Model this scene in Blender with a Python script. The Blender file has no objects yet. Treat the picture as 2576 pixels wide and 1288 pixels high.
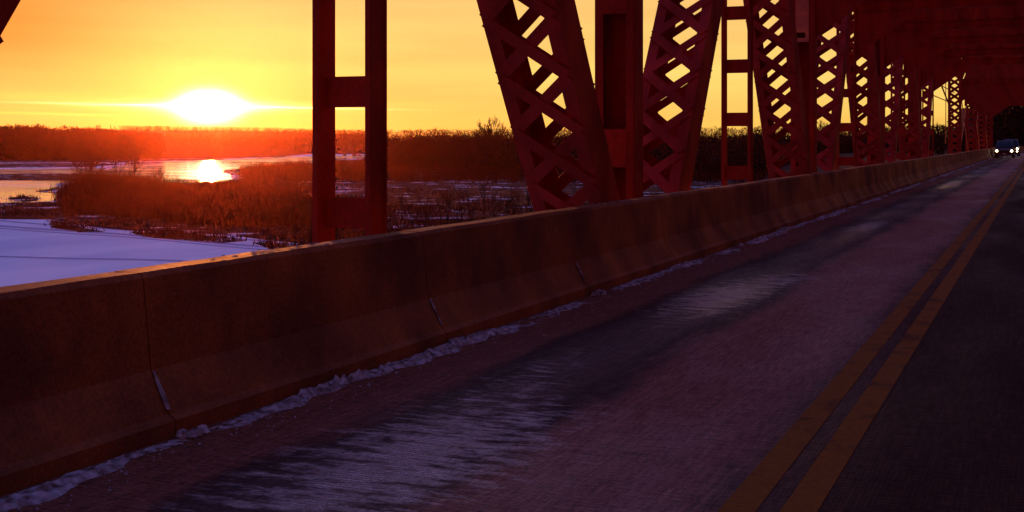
import bpy, bmesh, math, random
import numpy as np
from mathutils import Vector, Matrix
random.seed(7); rng = np.random.default_rng(11)
PI = math.pi
sc = bpy.context.scene
C = sc.collection
# ------------------------------------------------------------------ camera frame
W0 = 2576.0; F = 3200.0; HY = 355.0; CX = 1288.0
TH = math.atan((2620 - CX) / F)
EYE = 1.65
ZI = EYE - 12.0                       # level of the river ice
fw = Vector((-math.sin(TH), math.cos(TH), 0)); rt = Vector((math.cos(TH), math.sin(TH), 0))
def at(px, D, z=0.0):
    p = fw * D + rt * ((px - CX) / F * D); return Vector((p.x, p.y, z))
def g(px, py, z=ZI):
    return at(px, F * (EYE - z) / (py - HY), z)
SUNPX, SUNPY = 525, 268
_s = fw * F + rt * (SUNPX - CX) + Vector((0, 0, HY - SUNPY)); SUN = _s.normalized()

# ------------------------------------------------------------------ helpers
def tag(o, label=None, cat=None, group=None, kind=None):
    if label: o['label'] = label
    if cat: o['category'] = cat
    if group: o['group'] = group
    if kind: o['kind'] = kind
    return o
def empty(name, loc=(0, 0, 0), rz=0.0, parent=None):
    o = bpy.data.objects.new(name, None); C.objects.link(o)
    o.location = loc; o.rotation_euler = (0, 0, rz)
    if parent: o.parent = parent
    return o
def obj(name, me, m, parent=None, loc=(0, 0, 0)):
    o = bpy.data.objects.new(name, me); C.objects.link(o)
    if m: me.materials.append(m)
    if parent: o.parent = parent
    o.location = loc
    return o
def copy_tree(o, parent=None):
    c = o.copy(); C.objects.link(c); c.parent = parent
    for ch in o.children: copy_tree(ch, c)
    return c
class MB:
    def __init__(s): s.v = []; s.f = []
    def add(s, vs, fs):
        k = len(s.v); s.v += [tuple(v) for v in vs]; s.f += [tuple(i + k for i in f) for f in fs]
    def box(s, x0, x1, y0, y1, z0, z1, M=None):
        vs = [Vector(p) for p in ((x0,y0,z0),(x1,y0,z0),(x1,y1,z0),(x0,y1,z0),(x0,y0,z1),(x1,y0,z1),(x1,y1,z1),(x0,y1,z1))]
        if M: vs = [M @ v for v in vs]
        s.add(vs, [(0,3,2,1),(4,5,6,7),(0,1,5,4),(1,2,6,5),(2,3,7,6),(3,0,4,7)])
    def tube(s, a, b, ra, rb, n=6, cap=True):
        a = Vector(a); b = Vector(b); d = (b - a)
        if d.length < 1e-6: return
        d.normalize(); u = d.orthogonal().normalized(); w = d.cross(u)
        vs = []
        for p, r in ((a, ra), (b, rb)):
            for i in range(n):
                t = 2 * PI * i / n; vs.append(p + (u * math.cos(t) + w * math.sin(t)) * r)
        fs = [(i, (i + 1) % n, n + (i + 1) % n, n + i) for i in range(n)]
        if cap: fs += [tuple(range(n))[::-1], tuple(range(n, 2 * n))]
        s.add(vs, fs)
    def prism(s, poly, axis, a, b):
        """poly: 2D points, extruded along axis 'x','y' or 'z' from a to b"""
        def P(p, t):
            return {'x': (t, p[0], p[1]), 'y': (p[0], t, p[1]), 'z': (p[0], p[1], t)}[axis]
        n = len(poly)
        s.add([P(p, a) for p in poly] + [P(p, b) for p in poly],
              [(i, (i + 1) % n, n + (i + 1) % n, n + i) for i in range(n)] + [tuple(range(n))[::-1], tuple(range(n, 2 * n))])
    def mesh(s, name, smooth=False):
        me = bpy.data.meshes.new(name); me.from_pydata(s.v, [], s.f); me.validate()
        bm = bmesh.new(); bm.from_mesh(me); bmesh.ops.recalc_face_normals(bm, faces=bm.faces); bm.to_mesh(me); bm.free()
        if smooth: me.polygons.foreach_set('use_smooth', [True] * len(me.polygons))
        return me
def tri_mesh(name, V):
    """V: (n,3,3) loose triangles"""
    V = np.ascontiguousarray(V, dtype=np.float32); n = len(V)
    me = bpy.data.meshes.new(name); me.vertices.add(3 * n); me.loops.add(3 * n); me.polygons.add(n)
    me.vertices.foreach_set('co', V.reshape(-1)); me.loops.foreach_set('vertex_index', np.arange(3 * n, dtype=np.int32))
    me.polygons.foreach_set('loop_start', np.arange(0, 3 * n, 3, dtype=np.int32))
    me.polygons.foreach_set('loop_total', np.full(n, 3, dtype=np.int32)); me.update(); return me

# ------------------------------------------------------------------ materials
def mat(name): 
    m = bpy.data.materials.new(name); m.use_nodes = True
    nt = m.node_tree; b = nt.nodes['Principled BSDF']; return m, nt, b
def N(nt, t, **k):
    n = nt.nodes.new(t)
    for a, v in k.items():
        if a in n.bl_rna.properties: setattr(n, a, v)
    return n
def noise_mat(name, c1, c2, scale=1.0, rough=(.6, .9), bump=0.0, bscale=None, bdist=.01, detail=8, stretch=(1, 1, 1), lo=.35, hi=.65, spec=.5, metal=0, speck=0, sscale=60):
    m, nt, b = mat(name); L = nt.links
    tc = N(nt, 'ShaderNodeTexCoord'); mp = N(nt, 'ShaderNodeMapping'); mp.inputs['Scale'].default_value = stretch
    L.new(tc.outputs['Object'], mp.inputs[0])
    no = N(nt, 'ShaderNodeTexNoise'); no.inputs['Scale'].default_value = scale; no.inputs['Detail'].default_value = detail
    L.new(mp.outputs[0], no.inputs['Vector'])
    r = N(nt, 'ShaderNodeMapRange'); r.inputs[1].default_value = lo; r.inputs[2].default_value = hi
    L.new(no.outputs['Fac'], r.inputs[0])
    mx = N(nt, 'ShaderNodeMix', data_type='RGBA'); mx.inputs[6].default_value = (*c1, 1); mx.inputs[7].default_value = (*c2, 1)
    L.new(r.outputs[0], mx.inputs[0]); cout = mx.outputs[2]
    if speck:
        for k_, (sc_, st_) in enumerate(((sscale, (1, 1, 1)), (sscale * .10, (1, .5, .3)))):
            q = N(nt, 'ShaderNodeTexNoise'); q.inputs['Scale'].default_value = sc_; q.inputs['Detail'].default_value = 5; q.inputs['Roughness'].default_value = .65
            qm = N(nt, 'ShaderNodeMapping'); qm.inputs['Scale'].default_value = st_; L.new(tc.outputs['Object'], qm.inputs[0]); L.new(qm.outputs[0], q.inputs['Vector'])
            qr = N(nt, 'ShaderNodeMapRange'); qr.inputs[1].default_value = .3; qr.inputs[2].default_value = .7; qr.inputs[3].default_value = 1 - speck * (1, .7)[k_]; qr.inputs[4].default_value = 1 + speck * (1, .7)[k_]; L.new(q.outputs['Fac'], qr.inputs[0])
            qv = N(nt, 'ShaderNodeVectorMath', operation='SCALE'); L.new(cout, qv.inputs[0]); L.new(qr.outputs[0], qv.inputs['Scale']); cout = qv.outputs[0]
    L.new(cout, b.inputs['Base Color'])
    rr = N(nt, 'ShaderNodeMapRange'); rr.inputs[3].default_value = rough[0]; rr.inputs[4].default_value = rough[1]
    L.new(r.outputs[0], rr.inputs[0]); L.new(rr.outputs[0], b.inputs['Roughness'])
    b.inputs['Specular IOR Level'].default_value = spec; b.inputs['Metallic'].default_value = metal
    if bump:
        n2 = N(nt, 'ShaderNodeTexNoise'); n2.inputs['Scale'].default_value = bscale or scale * 6; n2.inputs['Detail'].default_value = 6
        L.new(mp.outputs[0], n2.inputs['Vector'])
        bp = N(nt, 'ShaderNodeBump'); bp.inputs['Strength'].default_value = bump; bp.inputs['Distance'].default_value = bdist
        L.new(n2.outputs['Fac'], bp.inputs['Height']); L.new(bp.outputs[0], b.inputs['Normal'])
    return m
STEEL = noise_mat('red_oxide_steel', (.41, .023, .006), (.24, .014, .004), 1.6, (.5, .75), .5, 14, .008, stretch=(1, 1, .45), spec=.12, speck=.3, sscale=40)
STEEL2 = noise_mat('sunlit_primer_steel', (.75, .17, .04), (.5, .09, .03), 3, (.45, .7), .3, 20, .004)  # primer orange, brightened to paint in low sun on the tie plate
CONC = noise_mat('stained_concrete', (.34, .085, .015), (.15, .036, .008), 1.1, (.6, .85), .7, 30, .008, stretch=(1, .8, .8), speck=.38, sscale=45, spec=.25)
SNOW = noise_mat('dirty_snow', (.52, .42, .40), (.12, .07, .055), 14, (.7, .9), .8, 40, .02, spec=.1)
ICE = noise_mat('snowy_ice', (.90, .90, .92), (.70, .72, .80), .09, (.8, .95), .5, 1.5, .05, stretch=(1, .35, 1), spec=.03)
WETICE = noise_mat('wet_ice', (.40, .36, .42), (.55, .5, .58), .06, (.05, .20), .35, .5, .06, stretch=(.5, 1, 1))
GRASS = noise_mat('dead_grass', (.10, .024, .012), (.055, .015, .009), .15, (.85, 1), spec=.02)
TWIG = noise_mat('brush_twigs', (.10, .017, .008), (.05, .012, .007), .1, (.85, 1), spec=.02)
BARK = noise_mat('tree_bark', (.06, .024, .018), (.04, .018, .013), 1.5, (.85, 1), spec=.02)
FOREST = noise_mat('far_forest', (.05, .017, .012), (.03, .012, .009), .05, (.9, 1), spec=.02)
SOIL = noise_mat('bank_soil', (.07, .028, .018), (.045, .018, .013), .2, (.9, 1), spec=.02)
RUBBER = noise_mat('tyre_rubber', (.02, .02, .02), (.03, .03, .03), 8, (.7, .9))
PAINT = noise_mat('silver_car_paint', (.10, .05, .04), (.08, .04, .035), 2, (.4, .5), metal=.1, spec=.3)
PAINT2 = noise_mat('dark_car_paint', (.05, .035, .045), (.04, .03, .04), 2, (.25, .35), metal=.3)
GLASS = noise_mat('tinted_windscreen', (.01, .01, .012), (.014, .012, .014), 2, (.15, .2), spec=.15)
TRIM = noise_mat('black_trim', (.02, .018, .018), (.03, .025, .025), 6, (.4, .6))
RIM = noise_mat('alloy_rim', (.4, .38, .4), (.3, .28, .3), 6, (.3, .4), metal=.9)
PLATE = noise_mat('white_plate', (.7, .7, .7), (.6, .6, .6), 4, (.4, .5))
WOOD = noise_mat('dark_hut_boards', (.06, .04, .04), (.04, .03, .03), 2, (.8, .9))
LAMP, _nt, _b = mat('lit_headlight'); _b.inputs['Base Color'].default_value = (.9, .9, .8, 1)
_b.inputs['Emission Color'].default_value = (1, .84, .45, 1); _b.inputs['Emission Strength'].default_value = 16

# marsh ground: dead grass with snow lying between the tussocks
def marsh_mat():
    m, nt, b = mat('marsh_ground'); L = nt.links
    tc = N(nt, 'ShaderNodeTexCoord')
    a = N(nt, 'ShaderNodeTexNoise'); a.inputs['Scale'].default_value = .09; a.inputs['Detail'].default_value = 9; a.inputs['Roughness'].default_value = .7
    L.new(tc.outputs['Object'], a.inputs['Vector'])
    r = N(nt, 'ShaderNodeMapRange'); r.inputs[1].default_value = .56; r.inputs[2].default_value = .61; L.new(a.outputs['Fac'], r.inputs[0])
    mx = N(nt, 'ShaderNodeMix', data_type='RGBA'); mx.inputs[6].default_value = (.10, .033, .018, 1); mx.inputs[7].default_value = (.72, .70, .78, 1)
    L.new(r.outputs[0], mx.inputs[0]); L.new(mx.outputs[2], b.inputs['Base Color']); b.inputs['Roughness'].default_value = .9; b.inputs['Specular IOR Level'].default_value = .03
    n2 = N(nt, 'ShaderNodeTexNoise'); n2.inputs['Scale'].default_value = .8; L.new(tc.outputs['Object'], n2.inputs['Vector'])
    bp = N(nt, 'ShaderNodeBump'); bp.inputs['Strength'].default_value = .8; bp.inputs['Distance'].default_value = .4
    L.new(n2.outputs['Fac'], bp.inputs['Height']); L.new(bp.outputs[0], b.inputs['Normal'])
    return m
MARSH = marsh_mat()

# road: tined concrete, wet wheel tracks, salt-whitened band beside the yellow lines
def road_mat():
    m, nt, b = mat('tined_concrete_road'); L = nt.links
    tc = N(nt, 'ShaderNodeTexCoord'); sp = N(nt, 'ShaderNodeSeparateXYZ'); L.new(tc.outputs['Object'], sp.inputs[0])
    st = N(nt, 'ShaderNodeMapping'); st.inputs['Scale'].default_value = (2.0, .35, 1); L.new(tc.outputs['Object'], st.inputs[0])
    no = N(nt, 'ShaderNodeTexNoise'); no.inputs['Scale'].default_value = 1.2; no.inputs['Detail'].default_value = 9; no.inputs['Roughness'].default_value = .65; L.new(st.outputs[0], no.inputs['Vector'])
    # x perturbed by noise
    ma = N(nt, 'ShaderNodeMath', operation='MULTIPLY_ADD'); L.new(no.outputs['Fac'], ma.inputs[0]); ma.inputs[1].default_value = .9; L.new(sp.outputs['X'], ma.inputs[2])
    mr = N(nt, 'ShaderNodeMapRange'); mr.inputs[1].default_value = -5.0; mr.inputs[2].default_value = 3.0; L.new(ma.outputs[0], mr.inputs[0])
    def ramp(stops):
        c = N(nt, 'ShaderNodeValToRGB'); e = c.color_ramp.elements
        while len(e) > 1: e.remove(e[-1])
        first = True
        for x, v in stops:
            p = (x + .45 + 5) / 8
            if first: e[0].position = p; el = e[0]; first = False
            else: el = e.new(p)
            el.color = (*v, 1) if isinstance(v, tuple) else (v, v, v, 1)
        L.new(mr.outputs[0], c.inputs[0]); return c
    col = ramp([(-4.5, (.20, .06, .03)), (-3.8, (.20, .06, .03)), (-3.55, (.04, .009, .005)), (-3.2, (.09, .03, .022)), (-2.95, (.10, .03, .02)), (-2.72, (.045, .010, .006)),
                (-2.45, (.27, .072, .038)), (-1.6, (.26, .075, .042)), (-1.3, (.10, .032, .022)), (-.9, (.045, .008, .003)), (.3, (.038, .007, .003)), (2.3, (.03, .006, .003))])  # right lane coloured darker to stand in for shade and missing sky reflection
    rgh = ramp([(-4.5, .8), (-3.7, .7), (-3.55, .5), (-3.2, .42), (-2.95, .42), (-2.72, .5), (-2.4, .55), (-1.5, .55), (-1.1, .5), (.5, .55), (2, .6)])
    # blotches
    n3 = N(nt, 'ShaderNodeTexNoise'); n3.inputs['Scale'].default_value = .55; n3.inputs['Detail'].default_value = 5; L.new(st.outputs[0], n3.inputs['Vector'])
    r3 = N(nt, 'ShaderNodeMapRange'); r3.inputs[1].default_value = .35; r3.inputs[2].default_value = .62; r3.inputs[3].default_value = -.10; r3.inputs[4].default_value = .22; L.new(n3.outputs['Fac'], r3.inputs[0])
    ad = N(nt, 'ShaderNodeMath', operation='ADD'); ad.use_clamp = True; L.new(rgh.outputs[0], ad.inputs[0]); L.new(r3.outputs[0], ad.inputs[1]); L.new(ad.outputs[0], b.inputs['Roughness'])
    # fine speckle on the colour
    n4 = N(nt, 'ShaderNodeTexNoise'); n4.inputs['Scale'].default_value = 38; n4.inputs['Detail'].default_value = 4; L.new(tc.outputs['Object'], n4.inputs['Vector'])
    r4 = N(nt, 'ShaderNodeMapRange'); r4.inputs[1].default_value = .3; r4.inputs[2].default_value = .7; r4.inputs[3].default_value = .55; r4.inputs[4].default_value = 1.4; L.new(n4.outputs['Fac'], r4.inputs[0])
    n5 = N(nt, 'ShaderNodeTexNoise'); n5.inputs['Scale'].default_value = .33; n5.inputs['Detail'].default_value = 7; n5.inputs['Roughness'].default_value = .7
    mp5 = N(nt, 'ShaderNodeMapping'); mp5.inputs['Scale'].default_value = (1.6, .6, 1); mp5.inputs['Location'].default_value = (3.1, 1.7, 0); L.new(tc.outputs['Object'], mp5.inputs[0]); L.new(mp5.outputs[0], n5.inputs['Vector'])
    r5 = N(nt, 'ShaderNodeMapRange'); r5.inputs[1].default_value = .46; r5.inputs[2].default_value = .62; L.new(n5.outputs['Fac'], r5.inputs[0])
    def MM(op, a, b=None, c=None, clamp=False):
        n = N(nt, 'ShaderNodeMath', operation=op); n.use_clamp = clamp
        for k_, v in enumerate((a, b, c)):
            if v is None: continue
            if isinstance(v, (int, float)): n.inputs[k_].default_value = v
            else: L.new(v, n.inputs[k_])
        return n.outputs[0]
    def bell(v, c, w): return MM('EXPONENT', MM('MULTIPLY', MM('POWER', MM('ABSOLUTE', MM('DIVIDE', MM('SUBTRACT', v, c), w)), 2.0), -1.0))
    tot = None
    for y_, w_, x_, xw, am in ((5.9, 1.7, -3.0, .6, .95), (13.3, 1.9, -3.1, .45, .9), (15.4, .8, -2.75, .3, .5), (25.2, 2.2, -3.1, .32, .8), (34, 2, -3.3, .3, .4), (52, 5, -3.2, .3, .9), (8.6, 1.0, -3.35, .25, .35)):  # icy patches, their colour made pale to paint in sky glints
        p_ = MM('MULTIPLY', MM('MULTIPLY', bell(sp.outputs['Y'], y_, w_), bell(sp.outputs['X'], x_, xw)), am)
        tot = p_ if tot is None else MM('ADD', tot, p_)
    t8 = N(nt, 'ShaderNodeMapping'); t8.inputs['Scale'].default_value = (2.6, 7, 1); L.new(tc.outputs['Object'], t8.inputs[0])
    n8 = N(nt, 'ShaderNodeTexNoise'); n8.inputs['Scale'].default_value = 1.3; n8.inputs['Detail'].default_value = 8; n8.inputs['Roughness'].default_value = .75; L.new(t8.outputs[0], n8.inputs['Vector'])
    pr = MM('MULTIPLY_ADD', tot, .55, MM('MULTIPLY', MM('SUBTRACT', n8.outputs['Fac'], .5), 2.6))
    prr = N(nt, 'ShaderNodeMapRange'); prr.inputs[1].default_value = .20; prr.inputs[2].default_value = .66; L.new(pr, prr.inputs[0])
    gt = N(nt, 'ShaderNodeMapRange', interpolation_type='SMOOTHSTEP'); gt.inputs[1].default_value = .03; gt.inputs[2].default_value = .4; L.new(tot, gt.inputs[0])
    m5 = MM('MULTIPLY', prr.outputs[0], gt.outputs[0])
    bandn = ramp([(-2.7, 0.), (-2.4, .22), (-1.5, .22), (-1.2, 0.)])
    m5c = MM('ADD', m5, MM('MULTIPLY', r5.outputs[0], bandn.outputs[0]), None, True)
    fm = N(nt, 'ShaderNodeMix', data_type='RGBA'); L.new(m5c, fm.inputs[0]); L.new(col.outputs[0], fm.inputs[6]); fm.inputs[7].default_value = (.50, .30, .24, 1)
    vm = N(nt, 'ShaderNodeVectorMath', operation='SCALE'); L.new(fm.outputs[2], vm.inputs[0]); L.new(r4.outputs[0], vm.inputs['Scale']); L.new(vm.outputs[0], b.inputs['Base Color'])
    t6 = N(nt, 'ShaderNodeMapping'); t6.inputs['Scale'].default_value = (2.4, 24, 1); L.new(tc.outputs['Object'], t6.inputs[0])
    n6 = N(nt, 'ShaderNodeTexNoise'); n6.inputs['Scale'].default_value = 1.6; n6.inputs['Detail'].default_value = 6; n6.inputs['Roughness'].default_value = .7; L.new(t6.outputs[0], n6.inputs['Vector'])
    t7 = N(nt, 'ShaderNodeMapping'); t7.inputs['Scale'].default_value = (20, 2.0, 1); L.new(tc.outputs['Object'], t7.inputs[0])
    n7 = N(nt, 'ShaderNodeTexNoise'); n7.inputs['Scale'].default_value = 1.6; n7.inputs['Detail'].default_value = 6; n7.inputs['Roughness'].default_value = .7; L.new(t7.outputs[0], n7.inputs['Vector'])
    s67 = N(nt, 'ShaderNodeMath', operation='ADD'); L.new(n6.outputs['Fac'], s67.inputs[0]); L.new(n7.outputs['Fac'], s67.inputs[1])
    r6 = N(nt, 'ShaderNodeMapRange'); r6.inputs[1].default_value = .7; r6.inputs[2].default_value = 1.3; r6.inputs[3].default_value = .35; r6.inputs[4].default_value = 1.65; L.new(s67.outputs[0], r6.inputs[0])
    v6 = N(nt, 'ShaderNodeVectorMath', operation='SCALE'); L.new(vm.outputs[0], v6.inputs[0]); L.new(r6.outputs[0], v6.inputs['Scale']); L.new(v6.outputs[0], b.inputs['Base Color'])
    q6 = N(nt, 'ShaderNodeMapRange'); q6.inputs[1].default_value = .7; q6.inputs[2].default_value = 1.3; q6.inputs[3].default_value = .16; q6.inputs[4].default_value = -.12; L.new(s67.outputs[0], q6.inputs[0])
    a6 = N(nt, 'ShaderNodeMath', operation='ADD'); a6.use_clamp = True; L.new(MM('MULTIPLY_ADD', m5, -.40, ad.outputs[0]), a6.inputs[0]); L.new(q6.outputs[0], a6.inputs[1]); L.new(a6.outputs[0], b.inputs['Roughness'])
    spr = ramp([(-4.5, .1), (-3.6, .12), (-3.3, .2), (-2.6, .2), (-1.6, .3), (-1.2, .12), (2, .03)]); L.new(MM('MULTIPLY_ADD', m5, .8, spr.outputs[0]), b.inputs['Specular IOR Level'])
    # transverse tining grooves + faint long scratches
    def wave(direction, scale, dist):
        w = N(nt, 'ShaderNodeTexWave', bands_direction=direction); w.inputs['Scale'].default_value = scale; w.inputs['Distortion'].default_value = dist; w.inputs['Detail'].default_value = 2; w.inputs['Detail Scale'].default_value = 1.5
        L.new(tc.outputs['Object'], w.inputs['Vector']); return w
    w1 = wave('Y', 9.0, 1.2); w2 = wave('X', 14.0, 2.5)
    m1 = N(nt, 'ShaderNodeMath', operation='MULTIPLY_ADD'); L.new(w2.outputs['Fac'], m1.inputs[0]); m1.inputs[1].default_value = .35; L.new(w1.outputs['Fac'], m1.inputs[2])
    m2 = N(nt, 'ShaderNodeMath', operation='MULTIPLY_ADD'); L.new(n4.outputs['Fac'], m2.inputs[0]); m2.inputs[1].default_value = 1.1; L.new(m1.outputs[0], m2.inputs[2])
    bp = N(nt, 'ShaderNodeBump'); bp.inputs['Strength'].default_value = 1.0; bp.inputs['Distance'].default_value = .005
    L.new(m2.outputs[0], bp.inputs['Height']); L.new(bp.outputs[0], b.inputs['Normal'])
    return m
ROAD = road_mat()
def yellow_mat():
    m, nt, b = mat('worn_yellow_paint'); L = nt.links
    tc = N(nt, 'ShaderNodeTexCoord')
    no = N(nt, 'ShaderNodeTexNoise'); no.inputs['Scale'].default_value = 22; no.inputs['Detail'].default_value = 12; no.inputs['Roughness'].default_value = .7; L.new(tc.outputs['Object'], no.inputs['Vector'])
    r = N(nt, 'ShaderNodeMapRange'); r.inputs[1].default_value = .34; r.inputs[2].default_value = .66; L.new(no.outputs['Fac'], r.inputs[0])
    mx = N(nt, 'ShaderNodeMix', data_type='RGBA'); mx.inputs[6].default_value = (.32, .09, .006, 1); mx.inputs[7].default_value = (.20, .05, .008, 1)
    L.new(r.outputs[0], mx.inputs[0])
    wn = N(nt, 'ShaderNodeTexNoise'); wn.inputs['Scale'].default_value = 2.2; wn.inputs['Detail'].default_value = 12; wn.inputs['Roughness'].default_value = .78; L.new(tc.outputs['Object'], wn.inputs['Vector'])
    wr = N(nt, 'ShaderNodeMapRange'); wr.inputs[1].default_value = .53; wr.inputs[2].default_value = .60; wr.inputs[4].default_value = .8; L.new(wn.outputs['Fac'], wr.inputs[0])
    mw = N(nt, 'ShaderNodeMix', data_type='RGBA'); L.new(wr.outputs[0], mw.inputs[0]); L.new(mx.outputs[2], mw.inputs[6]); mw.inputs[7].default_value = (.09, .02, .008, 1)
    L.new(mw.outputs[2], b.inputs['Base Color']); b.inputs['Roughness'].default_value = .7; b.inputs['Specular IOR Level'].default_value = .08
    w = N(nt, 'ShaderNodeTexWave', bands_direction='Y'); w.inputs['Scale'].default_value = 9; w.inputs['Distortion'].default_value = 1.2; L.new(tc.outputs['Object'], w.inputs['Vector'])
    bp = N(nt, 'ShaderNodeBump'); bp.inputs['Strength'].default_value = .5; bp.inputs['Distance'].default_value = .003; L.new(w.outputs['Fac'], bp.inputs['Height']); L.new(bp.outputs[0], b.inputs['Normal'])
    return m
YELLOW = yellow_mat()

# ------------------------------------------------------------------ world + sun
def build_world():
    w = bpy.data.worlds.new('World'); sc.world = w; w.use_nodes = True
    nt = w.node_tree; L = nt.links; bg = nt.nodes['Background']
    tc = N(nt, 'ShaderNodeTexCoord'); D = tc.outputs['Generated']
    def M(op, a, b=None, c=None, clamp=False):
        n = N(nt, 'ShaderNodeMath', operation=op); n.use_clamp = clamp
        for i, v in enumerate((a, b, c)):
            if v is None: continue
            if isinstance(v, (int, float)): n.inputs[i].default_value = v
            else: L.new(v, n.inputs[i])
        return n.outputs[0]
    def dot(vec):
        n = N(nt, 'ShaderNodeVectorMath', operation='DOT_PRODUCT'); L.new(D, n.inputs[0]); n.inputs[1].default_value = vec; return n.outputs['Value']
    def smooth(v, a, b, c=0.0, d=1.0):
        n = N(nt, 'ShaderNodeMapRange', interpolation_type='SMOOTHSTEP'); n.inputs[1].default_value = a; n.inputs[2].default_value = b; n.inputs[3].default_value = c; n.inputs[4].default_value = d
        L.new(v, n.inputs[0]); return n.outputs[0]
    def mix(f, a, b):
        n = N(nt, 'ShaderNodeMix', data_type='RGBA')
        for i, v in ((0, f), (6, a), (7, b)):
            if isinstance(v, tuple): n.inputs[i].default_value = (*v, 1)
            elif isinstance(v, float): n.inputs[i].default_value = v
            else: L.new(v, n.inputs[i])
        return n.outputs[2]
    def vs(col, s):
        n = N(nt, 'ShaderNodeVectorMath', operation='SCALE')
        if isinstance(col, tuple): n.inputs[0].default_value = col
        else: L.new(col, n.inputs[0])
        if isinstance(s, float): n.inputs['Scale'].default_value = s
        else: L.new(s, n.inputs['Scale'])
        return n.outputs[0]
    def va(a, b):
        n = N(nt, 'ShaderNodeVectorMath', operation='ADD'); L.new(a, n.inputs[0]); L.new(b, n.inputs[1]); return n.outputs[0]
    sh = Vector((SUN.x, SUN.y, 0)).normalized(); sr = Vector((sh.y, -sh.x, 0))    # right of the sun
    z = dot((0, 0, 1)); el = M('ARCSINE', z); eld = M('MULTIPLY', el, 180 / PI)
    f = dot(tuple(sh)); lat = M('MULTIPLY', M('ARCTAN2', dot(tuple(sr)), f), 180 / PI)   # degrees right of the sun
    def ramp(stops):
        c = N(nt, 'ShaderNodeValToRGB'); e = c.color_ramp.elements
        while len(e) > 1: e.remove(e[-1])
        for i, (p, v) in enumerate(stops):
            el_ = e[0] if i == 0 else e.new(p / 90)
            el_.position = p / 90; el_.color = (*v, 1)
        L.new(M('DIVIDE', eld, 90.0), c.inputs[0]); return c.outputs[0]
    front = ramp([(0, (1.0, .58, .10)), (2.5, (1.0, .66, .16)), (6.5, (1.0, .56, .17)), (9, (.85, .50, .38)), (14, (.58, .37, .44)), (28, (.22, .16, .34)), (50, (.18, .22, .84)), (90, (.18, .30, 1.12))])
    back = ramp([(0, (.15, .026, .013)), (12, (.26, .045, .022)), (21, (.18, .045, .04)), (34, (.08, .04, .11)), (55, (.11, .11, .46)), (90, (.18, .30, 1.12))])
    side = ramp([(0, (.03, .008, .006)), (12, (.035, .010, .010)), (28, (.035, .02, .05)), (50, (.07, .08, .34)), (90, (.18, .30, 1.12))])
    sky = mix(smooth(f, .15, .82), mix(smooth(f, -.3, -.85), side, back), front)
    # left of the sun the low sky turns to deeper orange
    t = M('MULTIPLY', smooth(lat, 2.5, -10.0), smooth(eld, .8, 5.0)); t = M('MULTIPLY', M('MULTIPLY', t, .97), M('MULTIPLY', smooth(eld, 16.0, 7.5), smooth(lat, -60.0, -20.0)))
    sky = mix(t, sky, (1.0, .29, .04))
    # physical sky adds the blue overhead
    ns = N(nt, 'ShaderNodeTexSky', sky_type='NISHITA'); ns.sun_disc = False
    ns.sun_elevation = math.asin(SUN.z); ns.sun_rotation = math.atan2(SUN.x, SUN.y)
    sky = va(sky, vs(ns.outputs[0], .006))
    hm = N(nt, 'ShaderNodeMapping'); hm.inputs['Scale'].default_value = (2.2, 2.2, 26); L.new(D, hm.inputs[0])
    hn = N(nt, 'ShaderNodeTexNoise'); hn.inputs['Scale'].default_value = 1.6; hn.inputs['Detail'].default_value = 6; L.new(hm.outputs[0], hn.inputs['Vector'])
    sky = vs(sky, M('MULTIPLY_ADD', M('SUBTRACT', hn.outputs['Fac'], .5), M('MULTIPLY', smooth(eld, 14.0, 3.0), .55), 1.0))
    # aureole
    dz = M('SUBTRACT', eld, math.degrees(math.asin(SUN.z)))
    def gauss(sx, sy, amp, pw=1.0):
        q = M('ADD', M('POWER', M('ABSOLUTE', M('DIVIDE', lat, sx)), 2.0), M('POWER', M('ABSOLUTE', M('DIVIDE', dz, sy)), 2.0))
        if pw != 1: q = M('POWER', q, pw)
        return M('MULTIPLY', M('EXPONENT', M('MULTIPLY', q, -1.0)), amp)
    sky = va(sky, vs((1, .90, .70), gauss(.95, .50, 9.0)))
    sky = va(sky, vs((1, .85, .5), gauss(2.0, .26, 2.4)))
    sky = va(sky, vs((.6, .5, .07), gauss(3.2, 2.4, .6, .7)))
    sky = va(sky, vs((.6, .28, .02), gauss(8.0, 4.0, .14, .8)))
    # thin bright cloud streaks beside the sun
    cn = N(nt, 'ShaderNodeTexNoise'); cn.inputs['Scale'].default_value = 6; cn.inputs['Detail'].default_value = 4; L.new(D, cn.inputs['Vector'])
    wob = M('MULTIPLY', M('SUBTRACT', cn.outputs['Fac'], .5), .25)
    def streak(e0, tilt, th, c0, wd, amp, col):
        yy = M('SUBTRACT', M('ADD', M('SUBTRACT', eld, e0), M('MULTIPLY', lat, tilt)), wob)
        v = M('EXPONENT', M('MULTIPLY', M('POWER', M('ABSOLUTE', M('DIVIDE', yy, th)), 2.0), -1.0))
        h = M('EXPONENT', M('MULTIPLY', M('POWER', M('ABSOLUTE', M('DIVIDE', M('SUBTRACT', lat, c0), wd)), 2.0), -1.0))
        return vs(col, M('MULTIPLY', M('MULTIPLY', v, h), amp))
    sky = va(sky, streak(1.52, .012, .045, 0, 4.9, 2.6, (1, .8, .35)))
    sky = va(sky, streak(1.52, .012, .18, 0, 3.8, 1.3, (1, .7, .22)))
    sky = va(sky, streak(1.70, .02, .22, -7, 3.5, .22, (.6, .5, .06)))
    sky = va(sky, streak(1.05, .015, .06, -5, 6.0, .35, (.6, .5, .06)))
    # below the horizon: dull snow glow
    sky = mix(smooth(z, -.012, -.002), (.10, .07, .13), sky)
    L.new(sky, bg.inputs[0]); bg.inputs[1].default_value = 1.0
build_world()
sl = bpy.data.lights.new('sun', 'SUN'); sl.energy = 3.4; sl.angle = math.radians(.5); sl.color = (1, .25, .045)
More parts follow.
